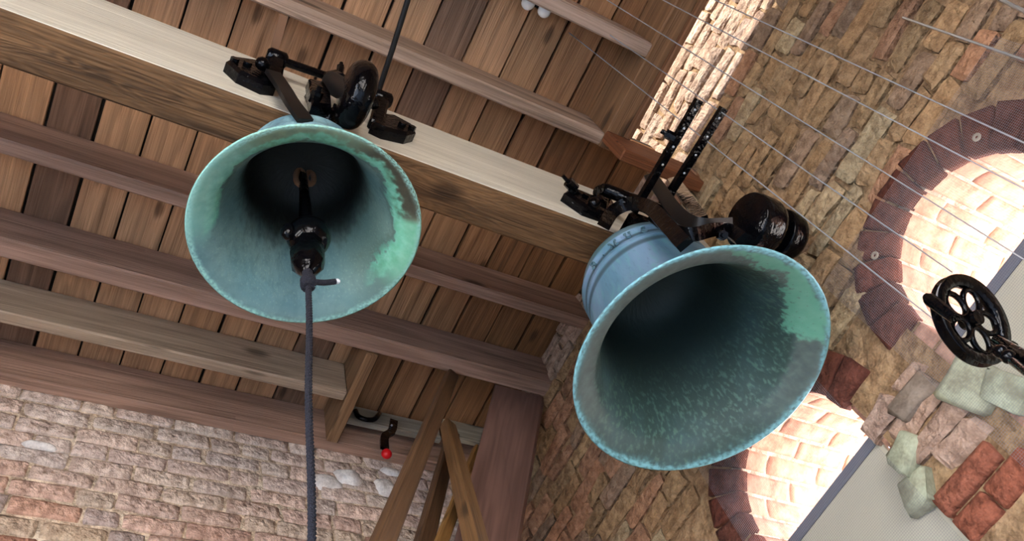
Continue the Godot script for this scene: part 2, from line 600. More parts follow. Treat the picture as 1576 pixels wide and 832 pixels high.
func wall_right_bricks(wall: Node3D) -> void:
	var turn := Basis(Vector3.UP, -PI / 2)     # local z looks into the room (-x), local x runs along +z
	var specs := []
	var y := 2.3
	var course := 0
	while y < 5.1:
		var h := rng.randf_range(0.060, 0.078)
		var z := ZW - rng.randf() * 0.15
		var low := false
		var gr := 0.0
		while z < 0.75:
			var w := rng.randf_range(0.09, 0.15) if rng.randf() < 0.4 else rng.randf_range(0.16, 0.235)
			var zc := z + w * 0.5
			var yc := y + h * 0.5 + sin(zc * 2.3 + course * 0.7) * 0.008
			z += w + rng.randf_range(0.006, 0.016)
			low = yc < 2.96 and zc > -0.905
			gr = 0.0 if low else 0.075
			if inside_window(zc, yc, gr + 0.02) or inside_window(zc - w * 0.42, yc, gr) or inside_window(zc + w * 0.42, yc, gr):
				continue
			if zc < ZW or rng.randf() < 0.03:
				continue
			var pier := zc > -0.72 and zc < -0.37 and yc < 2.98
			var c: Color
			var rough := 0.008
			var d := rng.randf_range(0.006, 0.018)
			if pier and yc < 2.68:
				c = vary(srgb(150, 92, 72), 0.15)
				rough = 0.002
				d = 0.014
			elif pier:
				c = vary(srgb(190, 164, 146), 0.12)
				rough = 0.012
			elif yc > JOIST_Y:
				c = vary(srgb(200, 176, 156), 0.16)  # paler above the joists: the brightness there is painted into the bricks
			else:
				var k := rng.randf()
				c = srgb(168, 140, 104) if k < 0.5 else srgb(176, 136, 106) if k < 0.78 else srgb(148, 126, 104) if k < 0.9 else srgb(182, 164, 130)
				c = vary(c, 0.14)
			var mb := brick_shape(w, h - 0.008, d, rough, c)
			specs.append({"mb": mb, "t": Transform3D(turn * Basis(Vector3.BACK, rng.randf_range(-0.05, 0.05)), Vector3(XW, yc, zc)), "key": Vector3(XW, yc, zc).distance_to(Vector3(0.4, 2.2, -0.4)) + (60.0 if yc > 4.95 or zc > 0.5 else 0.0)})
		y += h + 0.004
		course += 1
	lay(wall, specs, M.brick, Vector3.ZERO)
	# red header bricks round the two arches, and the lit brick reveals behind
	for w in WINDOWS:
		var n := 11
		for k in n:
			var a := PI * (k + 0.5) / n
			var mid := Vector3(XW, w.spring + sin(a) * (w.r + 0.056), w.z + cos(a) * (w.r + 0.056))
			var width: float = PI * (w.r + 0.052) / n - 0.007
			var mb := brick_shape(width, 0.108 + rng.randf_range(-0.008, 0.012), 0.014, 0.002, vary(srgb(112, 66, 52), 0.25), 0.40)
			obj("arch_brick", mb.done(false), M.brick, wall, Transform3D(Basis(Vector3(0, cos(a), -sin(a)), Vector3(0, sin(a), cos(a)), Vector3(-1, 0, 0)), mid))
		for s in [-1.0, 1.0]:
			if s > 0 or w.r > 0.222:
				continue
			for j in 9:
				var yc: float = w.spring - 0.045 - j * 0.078
				var long := j % 2 == 0
				var mb := brick_shape(0.10 if long else 0.06, 0.07, 0.012, 0.003, vary(srgb(140, 78, 58), 0.2))
				obj("jamb_brick", mb.done(false), M.brick, wall, Transform3D(turn, Vector3(XW, yc, w.z + s * (w.r + (0.052 if long else 0.032)))))
		n = 11
		for k in n:
			var a := PI * (k + 0.5) / n
			var inward := Vector3(0, -sin(a), -cos(a))
			var run := Vector3(0, cos(a), -sin(a))
			var x := XW + 0.012
			var first := true
			while x < XW + WALL - 0.02:
				var len: float = minf((0.1 if k % 2 else 0.2) if first else 0.205, XW + WALL - x)
				first = false
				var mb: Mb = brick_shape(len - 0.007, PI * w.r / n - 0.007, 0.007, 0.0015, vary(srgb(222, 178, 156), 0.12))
				var at: Vector3 = Vector3(x + len * 0.5, w.spring, w.z) - inward * (w.r + 0.012)
				obj("soffit_brick", mb.done(false), M.stone, wall, Transform3D(Basis(Vector3(1, 0, 0), inward.cross(Vector3(1, 0, 0)), inward), at))
				x += len
		for s in [-1.0, 1.0]:
			for j in 5:
				var x := XW + 0.012
				var yc: float = w.spring - 0.04 - j * 0.078
				var first := true
				while x < XW + WALL - 0.02:
					var len: float = minf((0.1 if j % 2 else 0.2) if first else 0.205, XW + WALL - x)
					first = false
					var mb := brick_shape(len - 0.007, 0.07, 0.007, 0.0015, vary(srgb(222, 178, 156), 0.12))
					obj("reveal_brick", mb.done(false), M.stone, wall, Transform3D(Basis(Vector3(s, 0, 0), Vector3.UP, Vector3(0, 0, -s)), Vector3(x + len * 0.5, yc, w.z + s * (w.r + 0.014))))
					x += len


func mortar_sheet(origin: Vector3, along_dir: Vector3, out: Vector3, length: float, height: float, cell: float, amp: float, col: Color, skip: Callable) -> ArrayMesh:
	var mb := Mb.new()
	mb.sm = 1
	var nx := int(length / cell)
	var ny := int(height / cell)
	var rows := []
	for j in ny + 1:
		var row := PackedVector3Array()
		for i in nx + 1:
			var p := origin + along_dir * (i * cell) + Vector3.UP * (j * cell)
			row.append(p + out * (noise.get_noise_3d(p.x * 900, p.y * 900, p.z * 900) * amp + noise.get_noise_3d(p.x * 250, p.y * 250, p.z * 250 + 77) * amp))
		rows.append(row)
	for j in ny:
		for i in nx:
			var m: Vector3 = (rows[j][i] + rows[j + 1][i + 1]) * 0.5
			if skip.call(m):
				continue
			var k := 0.5 + 0.5 * noise.get_noise_3d(m.x * 180, m.y * 180, m.z * 180)
			mb.col = col.lerp(Color(col.r * 1.25, col.g * 1.2, col.b * 1.12), k)
			mb.quad(rows[j][i], rows[j][i + 1], rows[j + 1][i + 1], rows[j + 1][i])
	return mb.done(false)


func slab(mb: Mb, lo: Vector3, hi: Vector3) -> void:
	box(mb, Transform3D(Basis.IDENTITY, (lo + hi) * 0.5), hi - lo, 0.0)


func arch_block(mb: Mb, w: Dictionary, x0: float, x1: float, top: float) -> void:
	var r: float = w.r + 0.012
	var n := 16
	for k in n:
		var a0 := PI * k / n
		var a1 := PI * (k + 1) / n
		var p0 := Vector3(0, w.spring + sin(a0) * r, w.z + cos(a0) * r)
		var p1 := Vector3(0, w.spring + sin(a1) * r, w.z + cos(a1) * r)
		for x in [x0, x1]:
			var q0 := Vector3(x, p0.y, p0.z)
			var q1 := Vector3(x, p1.y, p1.z)
			mb.quad(q0, q1, Vector3(x, top, p1.z), Vector3(x, top, p0.z))
		mb.quad(Vector3(x0, p0.y, p0.z), Vector3(x1, p0.y, p0.z), Vector3(x1, p1.y, p1.z), Vector3(x0, p1.y, p1.z))


func build_shell() -> void:
	var base_col := srgb(156, 132, 102)
	# window wall: solid core with two arched openings
	var mb := Mb.new()
	mb.col = base_col
	var x0 := XW + 0.02
	var x1 := XW + WALL
	var a = WINDOWS[0]
	var b = WINDOWS[1]
	var gap := 0.012
	slab(mb, Vector3(x0, 0, ZW - 0.3), Vector3(x1, 6.6, b.z - b.r - gap))
	slab(mb, Vector3(x0, 0, b.z + b.r + gap), Vector3(x1, 6.6, a.z - a.r - gap))
	slab(mb, Vector3(x0, 0, a.z + a.r + gap), Vector3(x1, 6.6, 2.3))
	for w in [a, b]:
		mb.col = base_col
		slab(mb, Vector3(x0, 0, w.z - w.r - gap), Vector3(x1, w.sill, w.z + w.r + gap))
		slab(mb, Vector3(x0, w.spring + w.r + 0.05, w.z - w.r - gap), Vector3(x1, 6.6, w.z + w.r + gap))
		mb.col = srgb(226, 206, 188)
		arch_block(mb, w, x0, x1, w.spring + w.r + 0.05)
	var wr := obj("wall_right", mb.done(false), M.mortar)
	tag(wr, "rough tan brick wall with two round-arched windows", "wall", "", "structure")
	var sheet := mortar_sheet(Vector3(XW + 0.005, 0, ZW), Vector3(0, 0, 1), Vector3(-1, 0, 0), 4.16, 6.0, 0.03, 0.007, base_col, func(m): return m.y < 2.2 or m.z > 0.9 or inside_window(m.z, m.y, 0.03))
	tag(obj("mortar", sheet, M.mortar, wr), "", "", "", "stuff")
	wall_right_bricks(wr)
	# far wall below the last joist
	mb = Mb.new()
	mb.col = base_col
	slab(mb, Vector3(-2.5, 0, ZW - 0.3), Vector3(XW + 0.02, 6.6, ZW - 0.02))
	var wf := obj("wall_far", mb.done(false), M.mortar)
	tag(wf, "weathered pink brick wall under the joist ends", "wall", "", "structure")
	sheet = mortar_sheet(Vector3(-0.9, 2.7, ZW), Vector3(1, 0, 0), Vector3(0, 0, 1), 2.62, 1.8, 0.03, 0.004, srgb(222, 208, 186), func(_m): return false)
	tag(obj("mortar", sheet, M.mortar, wf), "", "", "", "stuff")
	var specs := []
	var y := 2.72
	var course := 0
	while y < 4.4:
		var x := -0.85 - (0.1 if course % 2 else 0.0)
		while x < XW:
			var w := 0.105 if rng.randf() < 0.28 else rng.randf_range(0.18, 0.22)
			var xc := x + w * 0.5
			x += w + 0.010
			if xc > XW - 0.02:
				continue
			var yc := y + 0.0335 + sin(xc * 1.9 + course) * 0.004
			var k := rng.randf()
			var c := srgb(216, 172, 148) if k < 0.45 else srgb(208, 156, 130) if k < 0.62 else srgb(212, 190, 162) if k < 0.88 else srgb(184, 166, 158)
			var pale := smoothstep(3.5, 4.05, yc + noise.get_noise_2d(xc * 200, yc * 200) * 0.25)
			c = vary(c.lerp(srgb(236, 222, 208), pale * 0.8), 0.1)
			specs.append({"mb": brick_shape(w, 0.0645, rng.randf_range(0.006, 0.012), 0.0045, c), "t": Transform3D(Basis(Vector3.BACK, rng.randf_range(-0.02, 0.02)), Vector3(xc, yc, ZW)), "key": -yc + (60.0 if yc < 3.0 or xc < -0.5 else 0.0)})
		y += 0.0746
		course += 1
	lay(wf, specs, M.brick, Vector3.ZERO, 250)
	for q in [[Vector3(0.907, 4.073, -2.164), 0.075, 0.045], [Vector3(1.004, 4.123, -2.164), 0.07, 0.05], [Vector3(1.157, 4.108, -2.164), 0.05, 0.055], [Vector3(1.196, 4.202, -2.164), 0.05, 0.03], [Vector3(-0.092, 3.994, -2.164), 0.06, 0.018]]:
		var p := Mb.new()
		p.sm = 1
		p.col = srgb(246, 246, 242)  # near-white lumps set shallowly into the wall face
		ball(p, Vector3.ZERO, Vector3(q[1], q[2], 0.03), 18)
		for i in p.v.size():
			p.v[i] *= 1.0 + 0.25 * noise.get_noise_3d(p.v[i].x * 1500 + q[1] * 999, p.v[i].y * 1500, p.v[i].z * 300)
		obj("white_patch", p.done(), M.stone, wf, Transform3D(Basis.IDENTITY, q[0]))
	# the two walls behind the camera, with plain window openings
	mb = Mb.new()
	mb.col = base_col
	var n0 := 2.0
	var n1 := 2.3
	slab(mb, Vector3(-2.5, 0, n0), Vector3(XW + 0.02, NEAR_SILL, n1))
	slab(mb, Vector3(-2.5, NEAR_TOP, n0), Vector3(XW + 0.02, 6.6, n1))
	slab(mb, Vector3(-2.5, NEAR_SILL, n0), Vector3(-1.9, NEAR_TOP, n1))
	slab(mb, Vector3(-0.95, NEAR_SILL, n0), Vector3(-0.75, NEAR_TOP, n1))
	slab(mb, Vector3(0.3, NEAR_SILL, n0), Vector3(XW + 0.02, NEAR_TOP, n1))
	tag(obj("wall_near", mb.done(false), M.mortar), "brick wall behind the viewer with two openings", "wall", "", "structure")
	mb = Mb.new()
	mb.col = base_col
	slab(mb, Vector3(-2.5, 0, ZW - 0.02), Vector3(-2.2, NEAR_SILL, n0))
	slab(mb, Vector3(-2.5, NEAR_TOP, ZW - 0.02), Vector3(-2.2, 6.6, n0))
	slab(mb, Vector3(-2.5, NEAR_SILL, ZW - 0.02), Vector3(-2.2, NEAR_TOP, -0.7))
	slab(mb, Vector3(-2.5, NEAR_SILL, 1.5), Vector3(-2.2, NEAR_TOP, n0))
	tag(obj("wall_left", mb.done(false), M.mortar), "brick wall on the left with one opening", "wall", "", "structure")
	mb = Mb.new()
	slab(mb, Vector3(-2.5, -0.2, ZW - 0.3), Vector3(XW + WALL, 0.0, 2.3))
	mb.col = Color.WHITE
	tag(obj("floor", mb.done(), M.plaster), "pale floor of the bell chamber", "floor", "", "structure")
	mb = Mb.new()
	slab(mb, Vector3(-2.5, 6.6, ZW - 0.3), Vector3(XW + WALL, 6.75, 2.3))
	tag(obj("trim_1", mb.done(), M.plaster), "ceiling of the loft above the boards", "ceiling", "", "structure")
	mb = Mb.new()
	slab(mb, Vector3(-40, -0.6, -40), Vector3(40, -0.4, 40))
	tag(obj("ground", mb.done(), M.ground), "pale sunlit roof lead and ground around the tower", "ground", "", "structure")

const NEAR_SILL := 0.4
const NEAR_TOP := 2.8


func build_ceiling() -> void:
	var mb := Mb.new()
	mb.col = srgb(46, 34, 26)
	slab(mb, Vector3(-2.5, BOARD_Y + 0.03, ZW - 0.02), Vector3(1.44, BOARD_Y + 0.06, 2.0))
	slab(mb, Vector3(1.44, BOARD_Y + 0.03, ZW - 0.02), Vector3(XW + 0.02, BOARD_Y + 0.06, -0.53))
	slab(mb, Vector3(1.44, BOARD_Y + 0.03, 1.2), Vector3(XW + 0.02, BOARD_Y + 0.06, 2.0))
	var ce := obj("ceiling", mb.done(false), M.board)
	tag(ce, "boarded timber ceiling of red-brown planks", "ceiling", "", "structure")
	var i := 0
	var x := -2.175
	while x < 1.71:
		var x2 := minf(x + 0.15, XW)
		var z1 := 2.0 if x < 1.40 else -0.53
		var dark := smoothstep(0.4, 1.5, x)  # boards painted darker toward the window wall, shade put into their colour
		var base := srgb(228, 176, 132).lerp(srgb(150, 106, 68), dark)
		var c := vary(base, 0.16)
		if i % 7 == 5:
			c = vary(srgb(150, 116, 92), 0.1)
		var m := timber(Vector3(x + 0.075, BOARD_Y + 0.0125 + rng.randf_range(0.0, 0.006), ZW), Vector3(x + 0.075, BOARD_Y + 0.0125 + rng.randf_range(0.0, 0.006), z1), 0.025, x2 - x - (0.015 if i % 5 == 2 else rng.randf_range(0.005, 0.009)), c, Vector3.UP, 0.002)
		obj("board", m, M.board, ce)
		x += 0.15
		i += 1


func joist(z_near: float, z_far: float, xa: float, xb: float, col: Color, label: String) -> void:
	var m := timber(Vector3(xa, (BOARD_Y + JOIST_Y) * 0.5, (z_near + z_far) * 0.5), Vector3(xb, (BOARD_Y + JOIST_Y) * 0.5, (z_near + z_far) * 0.5), BOARD_Y - JOIST_Y - 0.002, z_near - z_far, col, Vector3.UP, 0.006)
	tag(obj("joist", m, M.joist), label, "joist", "ceiling joists")


func build_timbers() -> void:
	joist(-0.158, -0.209, -2.2, 1.365, srgb(200, 172, 152), "upper ceiling joist passing beside the twin white spotlights")
	joist(-0.507, -0.556, -2.2, 1.365, srgb(204, 174, 150), "ceiling joist just above the main beam, ending at the trimmer")
	joist(-1.236, -1.287, -2.2, XW, srgb(190, 156, 136), "first ceiling joist below the main beam, behind the left bell")
	joist(-1.572, -1.645, -2.2, XW, srgb(196, 160, 140), "thick reddish ceiling joist crossing below the left bell to the brick wall")
	joist(-1.849, -1.897, -2.2, 0.895, srgb(206, 182, 156), "pale grey ceiling joist with a knot, butting into the short trimmer")
	joist(-2.100, -2.155, -2.2, XW, srgb(194, 156, 134), "lowest ceiling joist lying against the pink brick wall")
	# trimmers
	var m := timber(Vector3(1.4, 4.36, -0.56), Vector3(1.4, 4.36, 2.0), 0.2, 0.075, srgb(160, 120, 84))
	var tr := obj("trimmer", m, M.joist)
	tag(tr, "orange-brown trimmer along the open slot beside the brick wall", "trimmer")
	m = timber(Vector3(1.442, 4.245, -0.49), Vector3(1.442, 4.245, 2.0), 0.03, 0.022, srgb(150, 104, 72))
	obj("edge_strip", m, M.joist, tr)
	m = timber(Vector3(0.92, 4.355, -1.646), Vector3(0.92, 4.355, ZW + 0.06), 0.21, 0.05, srgb(156, 120, 86))
	tag(obj("trimmer", m, M.joist), "short trimmer closing the pale grey joist near the ladder", "trimmer")
	m = timber(Vector3(1.36, 4.165, -0.515), Vector3(XW, 4.165, -0.515), 0.19, 0.045, srgb(150, 92, 56))
	tag(obj("header_board", m, M.board), "red-brown header board against the brick wall behind the right bell's levers", "board")
	# main bell beam; its side towards the windows is weathered pale
	var beam := Mb.new()
	beam.col = srgb(150, 114, 76)
	var t := Transform3D(Basis.IDENTITY, Vector3(-0.24, 3.81, -0.708))
	box(beam, t, Vector3(3.92, 0.37, 0.122), 0.006, Vector2(0.3, 0.45))
	var bo := obj("bell_beam", beam.done(), M.beam)
	tag(bo, "massive main beam carrying both bells, pale side and grained brown underside", "beam")
	beam = Mb.new()
	beam.col = srgb(220, 214, 196)
	box(beam, Transform3D(Basis.IDENTITY, Vector3(-0.24, 3.812, -0.6465)), Vector3(3.92, 0.362, 0.004), 0.001, Vector2(1.3, 0.2))
	tag(obj("weathered_face", beam.done(), M.pale, bo), "pale dusty side of the beam")
	# fascia with latch, ladder stiles, leaning board near the far wall
	m = timber(Vector3(0.95, 4.38, -2.04), Vector3(1.40, 4.38, -2.04), 0.1, 0.03, srgb(170, 164, 150))
	tag(obj("fascia_board", m, M.joist), "light grey weathered board with a black hook below the far ceiling", "board")
	m = timber(Vector3(1.36, 4.44, -1.66), Vector3(1.36, 4.44, -2.09), 0.02, 0.03, srgb(150, 140, 118))
	m = timber(Vector3(1.40, 4.42, -1.70), Vector3(1.70, 4.42, -1.70), 0.06, 0.03, srgb(186, 182, 160))
	tag(obj("pale_batten", m, M.joist), "short pale batten beside the leaning board under the thick joist", "batten")
	m = timber(Vector3(1.42, 4.40, -2.02), Vector3(1.70, 4.40, -2.02), 0.12, 0.03, srgb(196, 186, 164))
	tag(obj("pale_batten", m, M.joist), "pale speckled plank between ladder and leaning board, low on the far side", "batten")
	var sa := Vector3(1.264, 4.260, -1.647)
	var sb := Vector3(0.647, 2.880, -1.245)
	var sd := (sb - sa).normalized()
	m = timber(sa + sd * 0.03, sa + sd * 3.2, 0.04, 0.05, srgb(118, 88, 60), Vector3(0.3, 0, 1))
	tag(obj("ladder_stile", m, M.joist), "long brown timber stile leaning in front of the far brick wall", "stile", "ladder stiles")
	var ta := Vector3(1.372, 4.210, -1.900)
	var tb := Vector3(0.931, 3.218, -1.550)
	m = timber(ta, ta + (tb - ta).normalized() * 2.6, 0.04, 0.05, srgb(110, 80, 54), Vector3(0.3, 0, 1))
	tag(obj("ladder_stile", m, M.joist), "darker timber stile behind, crossed by the slanting brace", "stile", "ladder stiles")
	var ba := Vector3(1.186, 3.924, -1.660)
	var bb := Vector3(0.887, 2.931, -1.250)
	m = timber(ba, ba + (bb - ba).normalized() * 1.6, 0.045, 0.05, srgb(136, 102, 66), Vector3(0.3, 0, 1))
	tag(obj("brace", m, M.joist), "slanting light brown brace between ladder stile and leaning board", "brace")
	ba = Vector3(1.436, 4.083, -1.850)
	bb = Vector3(0.955, 3.176, -1.500)
	m = timber(ba, ba + (bb - ba).normalized() * 1.4, 0.03, 0.035, srgb(172, 128, 70), Vector3(0.3, 0, 1))
	tag(obj("brace", m, M.joist), "thin honey-coloured lath behind the slanting brace", "brace")
	# broad painted board leaning up to the thick joist
	var mb := Mb.new()
	mb.col = srgb(140, 108, 98)
	var q := [Vector3(1.461, 4.260, -1.644), Vector3(1.693, 4.260, -1.645), LEAN_B, LEAN_A]
	var back := Vector3(0.02, 0.0, -0.025)
	var uvq := [Vector2(0, 0), Vector2(0, 0.25), Vector2(1.2, 0.25), Vector2(1.2, 0)]
	mb.quad(q[0], q[1], q[2], q[3], uvq[0], uvq[1], uvq[2], uvq[3])
	mb.quad(q[3] + back, q[2] + back, q[1] + back, q[0] + back, uvq[3], uvq[2], uvq[1], uvq[0])
	for k in 4:
		var j := (k + 1) % 4
		mb.quad(q[j], q[k], q[k] + back, q[j] + back, uvq[j], uvq[k], uvq[k], uvq[j])
	tag(obj("leaning_board", mb.done(), M.painted_wood), "wide purple-brown painted board leaning up beside the dark wall corner", "board")
	m = timber(Vector3(1.900, 3.520, 0.440), Vector3(-0.600, 3.520, 0.440), 0.08, 0.1, srgb(206, 192, 168))
	tag(obj("tie_beam", m, M.joist), "pale timber let into the brick wall at the top right corner", "beam")

var LEAN_A := Vector3(0.994, 3.183, -1.500)
var LEAN_B := Vector3(1.247, 3.279, -1.550)


# ---------------------------------------------------------------- bells
func bell_mesh(r: float) -> ArrayMesh:
	var outer := [Vector2(0.0, 1.46), Vector2(0.3, 1.455), Vector2(0.44, 1.42), Vector2(0.525, 1.35), Vector2(0.555, 1.26), Vector2(0.56, 1.235), Vector2(0.572, 1.225), Vector2(0.572, 1.205), Vector2(0.562, 1.19), Vector2(0.568, 1.08), Vector2(0.576, 1.065), Vector2(0.576, 1.045), Vector2(0.572, 1.03), Vector2(0.6, 0.82), Vector2(0.645, 0.6), Vector2(0.715, 0.4), Vector2(0.80, 0.24), Vector2(0.815, 0.235), Vector2(0.87, 0.15), Vector2(0.94, 0.06), Vector2(0.985, 0.015), Vector2(1.0, 0.0)]
	var inner := [Vector2(0.985, -0.008), Vector2(0.93, 0.02), Vector2(0.86, 0.065), Vector2(0.80, 0.115), Vector2(0.765, 0.17), Vector2(0.725, 0.25), Vector2(0.67, 0.4), Vector2(0.61, 0.6), Vector2(0.56, 0.82), Vector2(0.53, 1.05), Vector2(0.49, 1.22), Vector2(0.4, 1.33), Vector2(0.25, 1.37), Vector2(0.0, 1.38)]
	var prof := []
	var vs := []
	for i in outer.size():
		prof.append(outer[i] * r)
		vs.append(0.5 * i / (outer.size() - 1.0))
	var vin := [0.515, 0.54, 0.565, 0.59, 0.61, 0.635, 0.67, 0.72, 0.77, 0.83, 0.88, 0.93, 0.97, 1.0]
	for i in inner.size():
		prof.append(inner[i] * r)
		vs.append(vin[i])
	var mb := Mb.new()
	mb.sm = 1
	lathe(mb, prof, 96, vs)
	return mb.done()


func weight_mesh(r: float, thick: float, nose: float, soft := false) -> ArrayMesh:
	var mb := Mb.new()
	mb.sm = 1
	var p := [Vector2(0, 0), Vector2(r * 0.95, 0), Vector2(r * 0.985, thick * 0.05), Vector2(r, thick * 0.2), Vector2(r, thick * 0.75), Vector2(r * 0.93, thick * 0.93), Vector2(r * 0.8, thick), Vector2(r * 0.35, thick), Vector2(r * 0.3, thick + nose * 0.8), Vector2(r * 0.2, thick + nose), Vector2(0, thick + nose)]
	if soft:
		p = []
		for k in 13:
			var a := PI * k / 12.0
			p.append(Vector2((r - thick * 0.5) * (1.0 if k > 0 and k < 12 else 0.0) + sin(a) * thick * 0.5, thick * 0.5 * (1.0 - cos(a))))
	lathe(mb, p, 28)
	return mb.done()


func part(parent: Node3D, called: String, mb: Mb, mat: Material) -> MeshInstance3D:
	return obj(called, mb.done(), mat, parent, local(parent))


func bracket(called_label: String, foot: Array, post_a: Vector3, post_b: Vector3, knob: Vector3) -> void:
	var mid := Vector3.ZERO
	for p in foot:
		mid += p / foot.size()
	mid.z = -0.645
	var br := thing("bearing_bracket", mid, called_label, "bracket", "bell bearing brackets on the beam")
	var mb := Mb.new()
	extrude(mb, foot, Vector3(0, 0, 0.035))
	part(br, "foot", mb, M.black)
	mb = Mb.new()
	box(mb, along(post_a, post_b, Vector3(0, 0.3, 1)), Vector3(post_a.distance_to(post_b), 0.035, 0.04), 0.006)
	part(br, "post", mb, M.black)
	mb = Mb.new()
	mb.sm = 1
	tube(mb, [post_b - Vector3(0.028, 0, 0), post_b - Vector3(0.02, 0, 0), post_b + Vector3(0.02, 0, 0), post_b + Vector3(0.028, 0, 0)], [0.016, 0.024, 0.024, 0.016], 12)
	part(br, "bearing", mb, M.black)
	for k in 2:
		mb = Mb.new()
		var at: Vector3 = (foot[0] * (0.75 - 0.45 * k) + mid * (0.25 + 0.45 * k)) 
		at.z = -0.613
		tube(mb, [at - Vector3(0, 0, 0.02), at + Vector3(0, 0, 0.012)], [0.011], 6)
		part(br, "bolt", mb, M.black)
	mb = Mb.new()
	mb.sm = 1
	ball(mb, knob, Vector3(0.02, 0.02, 0.018), 10)
	part(br, "grease_cup", mb, M.black)


func bolt(parent: Node3D, at: Vector3, dir: Vector3, r := 0.011) -> void:
	var mb := Mb.new()
	tube(mb, [at - dir * 0.02, at + dir * 0.012], [r], 6)
	tube(mb, [at, at + dir * 0.026], [r * 0.5], 8)
	part(parent, "nut", mb, M.black)


func build_bells() -> void:
	# left bell
	var c1 := Vector3(0.312, 3.234, -0.754)
	var b1 := thing("bell", c1, "left bell with open mouth facing down, teal green inside, clapper and rope hanging from it", "bell", "bells on the beam")
	b1.rotation = Vector3(0.064, 0, 0.026)
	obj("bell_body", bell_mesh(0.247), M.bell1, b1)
	b1.rotation = Vector3.ZERO
	(b1.get_child(0) as Node3D).rotation = Vector3(0.064, 0, 0.026)
	var mb := Mb.new()
	mb.sm = 1
	tube(mb, [Vector3(0.197, 3.865, -0.590), Vector3(0.336, 3.889, -0.590)], [0.012], 12)
	part(b1, "axle", mb, M.black)
	mb = Mb.new()
	box(mb, along(Vector3(0.324, 3.880, -0.590), Vector3(0.362, 3.777, -0.570)), Vector3(0.055, 0.045, 0.05), 0.006)
	part(b1, "clamp", mb, M.black)
	bolt(b1, Vector3(0.368, 3.984, -0.580), Vector3(0, 0.8, 0.4).normalized())
	mb = Mb.new()
	mb.sm = 1
	tube(mb, [Vector3(0.329, 3.765, -0.570), Vector3(0.358, 3.572, -0.530)], [0.03, 0.028], 14)
	part(b1, "weight_arm", mb, M.dull)
	mb = Mb.new()
	strap(mb, smooth_path([Vector3(0.180, 3.759, -0.600), Vector3(0.207, 3.665, -0.600), Vector3(0.225, 3.540, -0.590), Vector3(0.259, 3.474, -0.600)]), 0.04, 0.012, Vector3(1, 0, 0))
	part(b1, "strap", mb, M.dull)
	mb = Mb.new()
	strap(mb, smooth_path([Vector3(0.378, 3.622, -0.570), Vector3(0.347, 3.636, -0.600), Vector3(0.320, 3.621, -0.620), Vector3(0.288, 3.796, -0.620)]), 0.045, 0.012, Vector3(0.2, 0.3, 1))
	part(b1, "strap", mb, M.black)
	mb = Mb.new()
	extrude(mb, [Vector3(0.265, 3.737, -0.600), Vector3(0.304, 3.757, -0.600), Vector3(0.320, 3.667, -0.600), Vector3(0.318, 3.565, -0.600), Vector3(0.267, 3.528, -0.600)], Vector3(0, 0, 0.03))
	part(b1, "crown_plate", mb, M.black)
	bolt(b1, Vector3(0.277, 3.582, -0.565), Vector3(0, 0, 1), 0.014)
	mb = Mb.new()
	box(mb, Transform3D(Basis.IDENTITY, Vector3(0.310, 3.605, -0.700)), Vector3(0.12, 0.03, 0.16), 0.008)
	part(b1, "headstock", mb, M.black)
	for k in 2:
		mb = Mb.new()
		if k == 0:
			strap(mb, [Vector3(0.177, 3.900, -0.595), Vector3(0.169, 3.900, -0.481)], 0.022, 0.008, Vector3(1, 0, 0))
			part(b1, "lever", mb, M.rust)
		else:
			mb.sm = 1
			tube(mb, [Vector3(0.476, 3.900, -0.582), Vector3(0.466, 3.900, -0.446), Vector3(0.451, 3.900, -0.278), Vector3(0.444, 3.900, -0.190)], [0.008], 8)
			part(b1, "lever", mb, M.dull)
	var wt := obj("counterweight", weight_mesh(0.088, 0.068, 0.0, true), M.black, b1, Transform3D(Basis(Vector3(0, 1, 0), Vector3(1, 0, 0), Vector3(0, 0, -1)), Vector3(0.365, 3.590, -0.530) - Vector3(0.034, 0, 0) - c1))
	wt.set_meta("label", "round-edged black counterweight")
	bracket("black bearing bracket bolted to the beam left of the left bell", [Vector3(0.067, 3.764, -0.645), Vector3(0.079, 3.815, -0.645), Vector3(0.159, 3.886, -0.645), Vector3(0.205, 3.910, -0.645), Vector3(0.196, 3.715, -0.645), Vector3(0.163, 3.687, -0.645), Vector3(0.101, 3.707, -0.645)], Vector3(0.190, 3.773, -0.630), Vector3(0.186, 3.869, -0.590), Vector3(0.150, 3.768, -0.590))
	bracket("black bearing bracket bolted to the beam right of the left bell's counterweight", [Vector3(0.589, 3.770, -0.645), Vector3(0.554, 3.717, -0.645), Vector3(0.485, 3.689, -0.645), Vector3(0.451, 3.700, -0.645), Vector3(0.468, 3.806, -0.645), Vector3(0.532, 3.851, -0.645), Vector3(0.584, 3.823, -0.645)], Vector3(0.468, 3.729, -0.630), Vector3(0.489, 3.878, -0.590), Vector3(0.446, 3.766, -0.580))
	# clapper and its rope
	var cl := thing("clapper", Vector3(0.312, 3.200, -0.754), "glossy black clapper hanging in the mouth of the left bell", "clapper")
	mb = Mb.new()
	mb.sm = 1
	tube(mb, [Vector3(0.300, 3.500, -0.735), Vector3(0.305, 3.400, -0.742), Vector3(0.310, 3.260, -0.752)], [0.011, 0.012, 0.017], 10)
	part(cl, "shank", mb, M.black)
	mb = Mb.new()
	mb.sm = 1
	for q in [[Vector3(0.293, 3.470, -0.735), 0.03], [Vector3(0.318, 3.485, -0.735), 0.022]]:
		var loop := []
		for k in 13:
			var a := TAU * k / 12.0
			loop.append(q[0] + Vector3(cos(a) * 0.010, sin(a) * q[1], sin(a) * 0.006))
		tube(mb, loop, [0.007], 8, false)
	part(cl, "baldric", mb, M.rust)
	mb = Mb.new()
	mb.sm = 1
	ball(mb, Vector3(0.314, 3.205, -0.754), Vector3(0.047, 0.05, 0.047), 24)
	part(cl, "ball", mb, M.black)
	mb = Mb.new()
	mb.sm = 1
